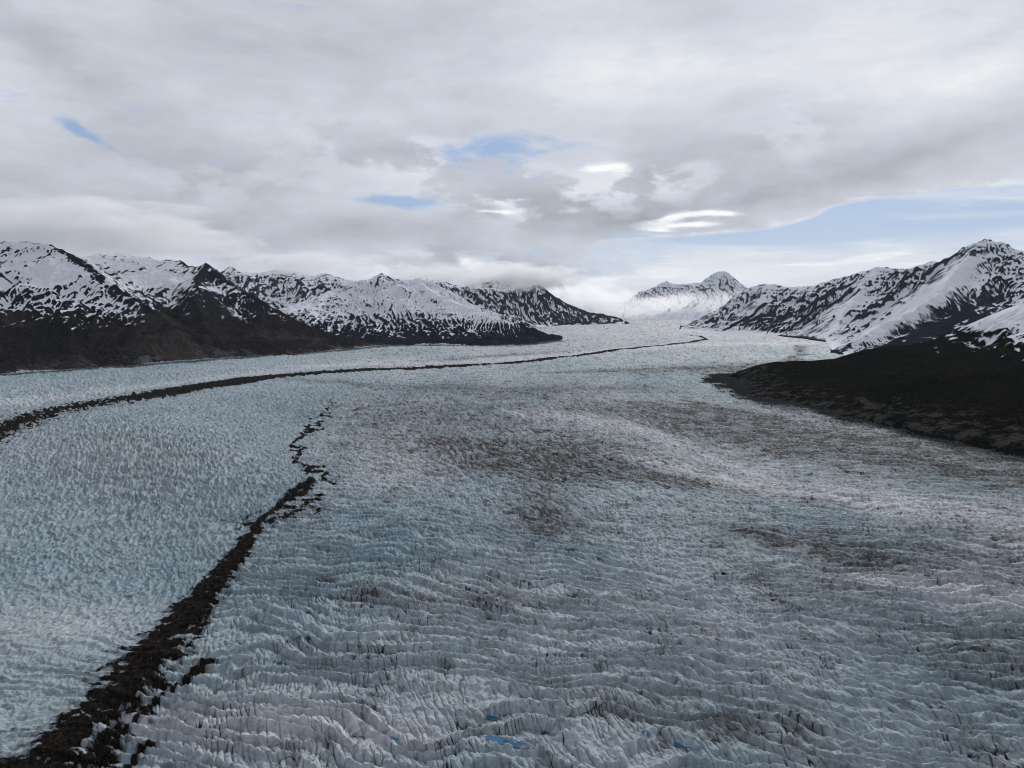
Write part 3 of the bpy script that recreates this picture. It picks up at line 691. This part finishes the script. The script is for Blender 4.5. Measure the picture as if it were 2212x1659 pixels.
def build_glacier():
    nrow, ncol = int(1250 * QUAL), int(1650 * QUAL)
    dep = np.linspace(math.radians(40), math.radians(1.15), nrow)
    r = CAMH / np.tan(dep)
    r = np.concatenate([[60, 120, 180, 230, 280, 320], r[r > 350], np.geomspace(r[-1] * 1.01, 60000, 260)[0:]])
    core = np.linspace(math.radians(-41), math.radians(41), ncol)
    rest = np.linspace(math.radians(41), math.radians(319), 180)[1:-1]
    az = np.concatenate([core, rest])
    Rr, Az = np.meshgrid(r, az, indexing='ij')
    X = (Rr * np.sin(Az)).astype(F32); Y = (Rr * np.cos(Az)).astype(F32)
    z, A, mor = glacier_surface(X.ravel(), Y.ravel())
    X, Y = X.ravel(), Y.ravel()
    # meltwater pools: hollow the ice, keep level for the water
    waters = []
    for (cx, cy, rx, ry, ang, lab) in POOLS:
        c = gnd(cx, cy, -2.0)
        e1 = gnd(cx + rx * math.cos(math.radians(ang)), cy + rx * math.sin(math.radians(ang)), -2.0) - c
        e2 = gnd(cx - ry * math.sin(math.radians(ang)), cy + ry * math.cos(math.radians(ang)), -2.0) - c
        Mx = np.linalg.inv(np.array([[e1[0], e2[0]], [e1[1], e2[1]]]))
        q = (np.abs(X - c[0]) < 160) & (np.abs(Y - c[1]) < 160)
        dx, dy = X[q] - c[0], Y[q] - c[1]
        dx = dx + fbm(X[q] / 10, Y[q] / 10, 3, 700) * 13; dy = dy + fbm(X[q] / 10, Y[q] / 10 + 30, 3, 705) * 13
        a, b = Mx[0, 0] * dx + Mx[0, 1] * dy, Mx[1, 0] * dx + Mx[1, 1] * dy
        rad = np.sqrt(a * a + b * b)
        lvl = float(np.percentile(z[q][rad < 1.2], 30))
        k = sstep(1.9, 0.85, rad)
        z[q] = z[q] * (1 - k) + np.minimum(z[q], lvl - 1.5 + 1.4 * np.clip(rad - 0.75, 0, 1)) * k
        for kk in ('crack', 'dirt'):
            vv = A[kk]; vv[q] = vv[q] * (1 - k)
        waters.append((c, e1, e2, lvl, lab))
    V = np.stack([X, Y, z], -1)
    Q = grid_quads(len(r), len(az), wrap=True)
    fan = None
    mf = mor[:, Q].mean(2)
    m1 = mf[0] > 0; m2 = (mf[1] > 0) & ~m1
    v, q, a = submesh(V, Q, ~(m1 | m2), A)
    # close the small disc beneath the camera with the innermost ring
    o = mesh_np('glacier', v, q[:, ::-1], ICE, a); tag(o, 'wide crevassed glacier filling the valley floor', None, None, 'structure')
    for m, lab in ((m1, 'long thin dark medial moraine sweeping from the left edge far up the valley'),
                   (m2, 'ragged dark moraine running from the bottom left corner to a zigzag tip mid glacier')):
        v, q, a = submesh(V, Q, m, {})
        v = v.copy()
        o = mesh_np('medial_moraine', v, q[:, ::-1], MOR, {}); tag(o, lab, None, None, 'stuff')
    wm, t = new_mat('meltwater')
    pos = t.node('ShaderNodeNewGeometry')
    c = t.mix(t.ss(t.noise(pos, 0.08, 3, 0.5), 0.35, 0.65), rgb(0.008, 0.07, 0.16), rgb(0.02, 0.13, 0.25))
    finish(t, c, 0.12, 0.4, t.node('ShaderNodeBump', {'Height': t.noise(pos, 0.8, 3, 0.5), 'Strength': 0.1, 'Distance': 0.3}))
    for (c, e1, e2, lvl, lab) in waters:
        n = 40
        th = np.linspace(0, 2 * np.pi, n, endpoint=False)
        vv = [[c[0], c[1], lvl]]
        for rr_ in (0.5, 1.05):
            for a_ in th:
                p = c + rr_ * (e1 * math.cos(a_) + e2 * math.sin(a_)); vv.append([p[0], p[1], lvl])
        me = bpy.data.meshes.new('meltwater_pool')
        fs = [(0, 1 + i, 1 + (i + 1) % n) for i in range(n)] + [(1 + i, 1 + n + i, 1 + n + (i + 1) % n, 1 + (i + 1) % n) for i in range(n)]
        me.from_pydata(vv, [], fs); me.materials.append(wm)
        o = bpy.data.objects.new('meltwater_pool', me); C.objects.link(o)
        tag(o, lab, None, 'meltwater pools between the ice ridges', 'structure')
    print('GL', len(V), m1.sum(), m2.sum(), round(time.time() - T0, 1))

# ---------------------------------------------------------------- sky
SUN_AZ, SUN_EL = math.radians(24), math.radians(27)     # azimuth from +Y towards +X
def build_world():
    w = bpy.data.worlds.new('World'); scene.world = w; w.use_nodes = True
    t = NT(w.node_tree); t.n.clear()
    gen = t.node('ShaderNodeTexCoord', out=0)
    sx = t.n.new('ShaderNodeSeparateXYZ'); t.l.new(gen, sx.inputs[0])
    x, y, z = sx.outputs
    A = t.m('ARCTAN2', x, y)
    E = t.m('ARCSINE', z)
    zc = t.m('ADD', t.m('MAXIMUM', z, 0.0), 0.10)
    P = t.node('ShaderNodeCombineXYZ', {0: t.m('DIVIDE', x, zc), 1: t.m('DIVIDE', y, zc), 2: 0.0})
    AE = t.node('ShaderNodeCombineXYZ', {0: A, 1: E, 2: 0.0})
    # warp
    wn = t.noise(t.node('ShaderNodeMapping', {'Vector': AE, 'Scale': (5, 13, 1)}), 1.0, 6, 0.6, color=True)
    wv = t.vm('SUBTRACT', wn, (0.5, 0.5, 0.5))
    def warped(ax, ay):
        return t.vm('ADD', AE, t.vm('MULTIPLY', wv, (ax, ay, 0)))
    W1 = warped(0.16, 0.07); W2 = warped(0.07, 0.028); W3 = warped(0.05, 0.020)
    def blob(W, px, py, rx, ry, ang=0):
        d = ray(px, py); d = d / np.linalg.norm(d)
        a, e = math.atan2(d[0], d[1]), math.asin(d[2])
        m = t.node('ShaderNodeMapping', {'Vector': W, 'Location': (a, e, 0), 'Rotation': (0, 0, -math.radians(ang)), 'Scale': (rx * 1.35 / FO, ry * 1.35 / FO, 1)}, vector_type='TEXTURE')
        return t.node('ShaderNodeTexGradient', {'Vector': m}, out=1, gradient_type='QUADRATIC_SPHERE')
    def total(W, L, start=0.0):
        s = start
        for b in L:
            s = t.m('MULTIPLY_ADD', blob(W, *b[:-1]), b[-1], s)
        return s
    n_big = t.noise(t.node('ShaderNodeMapping', {'Vector': P, 'Scale': (0.28, 0.34, 1), 'Rotation': (0, 0, 0.5)}), 1.0, 6, 0.52, 0.5)
    n_mid = t.noise(t.node('ShaderNodeMapping', {'Vector': AE, 'Scale': (3.2, 8.5, 1), 'Location': (3, 1, 0), 'Rotation': (0, 0, -0.12)}), 1.0, 8, 0.58, 0.25)
    n_cir = t.noise(t.node('ShaderNodeMapping', {'Vector': AE, 'Scale': (4, 30, 1), 'Location': (7, 4, 0), 'Rotation': (0, 0, 0.05)}), 1.0, 7, 0.6, 0.4)
    # cloud brightness, linear
    g = t.m('MULTIPLY_ADD', t.m('SUBTRACT', n_big, 0.5), 0.32, t.ss(y, -0.6, 0.25, 0.37, 0.635))  # unseen sky behind the camera made dimmer to darken ice faces towards the viewer
    g = t.m('MULTIPLY_ADD', t.m('SUBTRACT', n_mid, 0.5), 0.50, g)
    g = total(W1, [
        (150, 150, 420, 100, 28, -0.2), (60, 400, 480, 180, 0, -0.19), (300, 500, 420, 60, 0, -0.15), (700, 510, 300, 50, -3, -0.11),
        (1330, 455, 190, 60, 12, -0.17), (1620, 425, 500, 60, -10, -0.17), (2000, 330, 420, 90, -12, -0.08), (1180, 590, 130, 36, 0, -0.20), (880, 340, 110, 50, 15, -0.08),
        (1600, 130, 900, 160, 0, 0.19), (1250, 230, 400, 120, 0, 0.05), (2100, 150, 300, 110, -20, 0.14), (700, 220, 300, 120, 20, 0.05), (950, 575, 130, 26, 0, 0.16), (1760, 310, 140, 26, -12, 0.10),
        (1850, 560, 600, 60, 0, 0.12), (1420, 650, 260, 70, 0, 0.22)], g)
    n_f = t.noise(t.node('ShaderNodeMapping', {'Vector': AE, 'Scale': (16, 42, 1), 'Location': (1, 9, 0), 'Rotation': (0, 0, 0.08)}), 1.0, 8, 0.62, 0.2)
    nfc = t.m('SUBTRACT', n_f, 0.5)
    g = t.m('MULTIPLY_ADD', nfc, 0.17, g)
    tb = total(W3, [
        (1300, 362, 110, 20, -3, 0.32), (1370, 380, 60, 22, 10, 0.14), (1540, 464, 90, 14, 3, 0.5), (1440, 470, 80, 12, -6, 0.4), (1475, 488, 130, 15, 2, 0.45), (1420, 500, 60, 10, 8, 0.3), (1060, 455, 110, 9, 3, 0.28), (1090, 300, 60, 14, 0, 0.05), (1150, 430, 60, 14, 0, 0.14),
        (1000, 560, 60, 24, 10, 0.22), (960, 590, 70, 16, 0, 0.25), (1870, 556, 95, 11, -8, 0.65), (1730, 573, 60, 7, -3, 0.5), (2000, 565, 120, 10, 0, 0.3), (1575, 521, 26, 7, 0, 0.35), (1445, 553, 38, 5, 0, 0.28), (1515, 548, 26, 4, 0, 0.25), (1310, 600, 90, 30, 0, 0.28)], 0.0)
    n_c = t.noise(t.node('ShaderNodeMapping', {'Vector': AE, 'Scale': (9, 19, 1), 'Location': (5, 2, 0), 'Rotation': (0, 0, 0.1)}), 1.0, 9, 0.56, 0.1)
    cum = total(W1, [(1150, 430, 330, 90, 6, 0.8), (1000, 580, 240, 50, 0, 0.9), (1330, 600, 140, 60, 0, 0.8), (850, 330, 240, 80, 10, 0.5), (1400, 380, 200, 60, 0, 0.6), (560, 560, 200, 50, 0, 0.4), (1700, 280, 300, 60, -10, 0.3), (500, 380, 300, 120, 0, 0.25)], 0.0)
    lump = t.m('SUBTRACT', t.ss(n_c, 0.47, 0.57), 0.45)
    g = t.m('MULTIPLY_ADD', t.m('MULTIPLY', cum, lump), 0.52, g)
    tb2 = t.m('MULTIPLY', t.ss(t.m('ADD', tb, t.m('MULTIPLY', nfc, 0.7)), 0.04, 0.34), t.m('MINIMUM', t.m('ADD', t.m('MULTIPLY', tb, 1.5), 0.06), 0.5))
    g = t.m('ADD', g, tb2)
    # cloud colour: darker = slightly warm/violet, brighter = neutral
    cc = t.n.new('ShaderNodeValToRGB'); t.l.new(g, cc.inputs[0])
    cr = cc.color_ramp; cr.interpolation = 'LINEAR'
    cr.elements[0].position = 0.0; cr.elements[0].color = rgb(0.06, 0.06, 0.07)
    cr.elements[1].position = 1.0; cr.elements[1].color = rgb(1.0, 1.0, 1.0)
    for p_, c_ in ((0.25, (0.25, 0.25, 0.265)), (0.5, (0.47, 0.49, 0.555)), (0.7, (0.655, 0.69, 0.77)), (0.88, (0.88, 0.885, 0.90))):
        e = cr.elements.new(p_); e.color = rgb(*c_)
    # blue gaps
    blue = total(W2, [
        (190, 285, 90, 20, 28, 1.2), (270, 325, 70, 12, 30, 0.5), (850, 434, 160, 20, 2, 1.6), (1060, 330, 210, 50, -4, 1.1), (1190, 300, 120, 20, 8, 0.7), (1180, 545, 70, 13, 0, 0.9), (1160, 385, 90, 18, -20, 0.45), (1360, 513, 90, 6, -3, 0.9), (1310, 456, 20, 4, 0, 0.6),
        (40, 230, 160, 30, 15, 0.2), (450, 130, 200, 60, 20, 0.12)], 0.0)
    blue = t.ss(t.m('ADD', blue, t.m('ADD', t.m('MULTIPLY', t.m('SUBTRACT', n_cir, 0.55), 0.9), t.m('MULTIPLY', nfc, 2.2))), 0.12, 0.95)
    # right window below the deck edge
    fc = t.n.new('ShaderNodeFloatCurve'); 
    def ae(px, py):
        d = ray(px, py); d = d / np.linalg.norm(d); return math.atan2(d[0], d[1]), math.asin(d[2])
    pts = [(1200, 640), (1240, 545), (1300, 528), (1400, 513), (1500, 510), (1620, 497), (1690, 485), (1740, 470), (1800, 444), (1880, 430), (2000, 416), (2120, 402), (2212, 396), (2500, 380)]
    cur = fc.mapping.curves[0]
    while len(cur.points) < len(pts): cur.points.new(0.5, 0.5)
    for i, (px, py) in enumerate(pts):
        a, e = ae(px, py); cur.points[i].location = (a + 0.5, e * 2.0 + 0.5)
        cur.points[i].handle_type = 'AUTO'
    fc.mapping.update()
    sw = t.n.new('ShaderNodeSeparateXYZ'); t.l.new(W3, sw.inputs[0])
    t.l.new(t.m('ADD', sw.outputs[0], 0.5), fc.inputs['Value'])
    edge = t.m('MULTIPLY', t.m('SUBTRACT', fc.outputs[0], 0.5), 0.5)
    dlt = t.m('SUBTRACT', edge, sw.outputs[1])          # >0 below the edge
    below = t.ss(dlt, -0.001, 0.004)
    front = t.m('MULTIPLY', t.ss(A, 0.04, 0.20), t.ss(y, 0.0, 0.2))
    win = t.m('MULTIPLY', below, front)
    streak = t.ss(n_cir, 0.36, 0.66)
    pale = total(W2, [(2100, 470, 200, 12, 2, 0.6), (1950, 525, 300, 30, -2, 0.55), (1500, 590, 500, 55, 0, 1.0), (2200, 510, 200, 25, 0, 0.4), (1700, 545, 220, 22, 0, 0.45), (2150, 430, 110, 9, 6, 0.5), (2050, 600, 500, 60, 0, 0.8)], 0.0)
    bluew = t.m('MULTIPLY', t.m('SUBTRACT', 1.25, t.m('ADD', pale, t.m('MULTIPLY', streak, 0.8)), clamp=True), win)
    rim = t.m('MULTIPLY', t.m('MULTIPLY', t.ss(t.m('ADD', dlt, t.m('MULTIPLY', nfc, 0.02)), -0.006, 0.001), t.m('SUBTRACT', 1.0, below)), front)
    white = t.m('MULTIPLY', win, 0.85)
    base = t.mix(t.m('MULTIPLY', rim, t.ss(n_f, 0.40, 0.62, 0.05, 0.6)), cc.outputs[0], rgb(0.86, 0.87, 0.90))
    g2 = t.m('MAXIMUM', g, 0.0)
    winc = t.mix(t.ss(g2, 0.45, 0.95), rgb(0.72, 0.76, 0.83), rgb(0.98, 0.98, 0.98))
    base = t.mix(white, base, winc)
    bf = t.m('ADD', t.m('MULTIPLY', blue, 0.85), t.m('MULTIPLY', bluew, 0.9), clamp=True)
    sky = t.n.new('ShaderNodeTexSky'); sky.sky_type = 'NISHITA'; sky.sun_disc = False
    sky.sun_elevation = SUN_EL; sky.sun_rotation = SUN_AZ; sky.altitude = 500; sky.air_density = 1.0; sky.dust_density = 0.3
    skyc = t.vm('MULTIPLY', sky.outputs[0], (0.095, 0.095, 0.095))
    skyc = t.mix(0.75, skyc, rgb(0.26, 0.38, 0.66))
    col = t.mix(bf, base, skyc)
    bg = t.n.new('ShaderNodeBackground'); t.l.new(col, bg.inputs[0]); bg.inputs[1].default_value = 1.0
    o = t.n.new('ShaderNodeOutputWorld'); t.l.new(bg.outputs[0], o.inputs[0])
    w.cycles.sampling_method = 'MANUAL'; w.cycles.sample_map_resolution = 512

def build_light_cam():
    L = bpy.data.lights.new('sun', 'SUN'); L.energy = 2.1; L.angle = math.radians(10); L.color = (1.0, 0.96, 0.9)
    o = bpy.data.objects.new('sun', L); C.objects.link(o)
    from mathutils import Vector
    d = Vector((math.sin(SUN_AZ) * math.cos(SUN_EL), math.cos(SUN_AZ) * math.cos(SUN_EL), math.sin(SUN_EL)))
    o.rotation_euler = (-d).to_track_quat('-Z', 'Y').to_euler(); o.location = (0, 0, 2500)
    cam = bpy.data.cameras.new('camera'); co = bpy.data.objects.new('camera', cam); C.objects.link(co)
    cam.sensor_fit = 'HORIZONTAL'; cam.sensor_width = 36; cam.lens = 36 * FO / 2212
    cam.clip_start = 1; cam.clip_end = 200000
    co.location = (0, 0, CAMH); co.rotation_euler = (math.pi / 2 - PITCH, 0, 0)
    scene.camera = co

def box(name, lo, hi, mat):
    me = bpy.data.meshes.new(name)
    v = [(x, y, z) for x in (lo[0], hi[0]) for y in (lo[1], hi[1]) for z in (lo[2], hi[2])]
    me.from_pydata(v, [], [(0, 1, 3, 2), (4, 6, 7, 5), (0, 4, 5, 1), (2, 3, 7, 6), (0, 2, 6, 4), (1, 5, 7, 3)])
    me.materials.append(mat)
    o = bpy.data.objects.new(name, me); C.objects.link(o); return o

def build_haze():
    m, t = new_mat('haze_air')
    p = t.n.new('ShaderNodeVolumePrincipled')
    p.inputs['Color'].default_value = rgb(0.70, 0.84, 1.0); p.inputs['Density'].default_value = 0.5e-5
    p.inputs['Anisotropy'].default_value = 0.2
    o = t.n.new('ShaderNodeOutputMaterial'); t.l.new(p.outputs[0], o.inputs[1])
    b = box('haze', (-61000, -61000, -60), (61000, 61000, 1250), m); tag(b, None, None, None, 'stuff')

def low_cloud(label, px, py, Y, rx, ry, rz, dens, edge=1.0, nscale=2.2, seed=0.0, color=(0.97, 0.975, 0.985), thr=0.42, aniso=0.35, sft=0.95):
    m, t = new_mat('low_cloud_vapour')
    oc = t.node('ShaderNodeTexCoord', out=3)
    ln = t.vm('LENGTH', oc, out=1)
    n = t.noise(t.node('ShaderNodeMapping', {'Vector': oc, 'Location': (seed, seed * 1.7, 0), 'Scale': (1.6, 1.0, 0.8)}), nscale, 4, 0.6)
    f = t.m('SUBTRACT', t.m('MULTIPLY', t.m('SUBTRACT', 1.0, ln), edge), t.m('MULTIPLY', t.m('SUBTRACT', thr + 0.08, n), 2.6))
    d = t.m('MULTIPLY', t.ss(f, 0.0, sft), dens)
    p = t.n.new('ShaderNodeVolumePrincipled')
    p.inputs['Color'].default_value = rgb(*color); t.l.new(d, p.inputs['Density']); p.inputs['Anisotropy'].default_value = aniso
    o = t.n.new('ShaderNodeOutputMaterial'); t.l.new(p.outputs[0], o.inputs[1])
    import bmesh
    bm = bmesh.new(); bmesh.ops.create_icosphere(bm, subdivisions=3, radius=1.03)
    me = bpy.data.meshes.new('low_cloud'); bm.to_mesh(me); bm.free(); me.materials.append(m)
    c = pt(px, py, Y)
    ob = bpy.data.objects.new('low_cloud', me); ob.location = c; ob.scale = (rx, ry, rz); C.objects.link(ob)
    tag(ob, label, None, 'low clouds clinging to the peaks', 'stuff')

def build_clouds():
    low_cloud('grey cloud sheet hiding the tops at the left edge', 60, 490, 5200, 1500, 900, 190, 0.007, seed=1.0)
    low_cloud('grey cloud lying on the snow bowl ridge left of the pyramid peak', 330, 530, 6000, 900, 600, 130, 0.006, seed=3.0)
    low_cloud('pale cloud over the far snow range behind the pyramid peak', 670, 570, 9000, 1100, 700, 150, 0.004, seed=5.0)
    low_cloud('cloud touching the ridge right of the small peak', 960, 590, 7600, 700, 500, 110, 0.004, seed=7.0)
    low_cloud('darker cloud lump sitting on the central blue ridge', 1120, 598, 9500, 900, 700, 190, 0.008, seed=9.0)
    low_cloud('thin mist filling the valley below the white peak', 1450, 668, 12600, 2200, 1100, 330, 0.0017, seed=11.0, thr=0.34, aniso=0.6, sft=1.5)
    low_cloud('mist bank between the faint peaks and the white peak', 1225, 645, 13000, 1150, 900, 330, 0.0026, seed=13.0, thr=0.34, aniso=0.6, sft=1.3)

import os
SKIP = os.environ.get('SKIP', '')
build_world(); build_light_cam()
if 'm' not in SKIP: build_mountains()
if 'g' not in SKIP: build_glacier()
if 'h' not in SKIP: build_haze()
if 'c' not in SKIP: build_clouds()

scene.view_settings.view_transform = 'Standard'; scene.view_settings.look = 'None'
scene.view_settings.exposure = 0.0; scene.view_settings.gamma = 1.0
cy = scene.cycles
cy.use_denoising = True; cy.filter_width = 0.9
cy.max_bounces = 5; cy.diffuse_bounces = 2; cy.glossy_bounces = 2; cy.volume_bounces = 4; cy.volume_max_steps = 128
print('BUILD', round(time.time() - T0, 1))
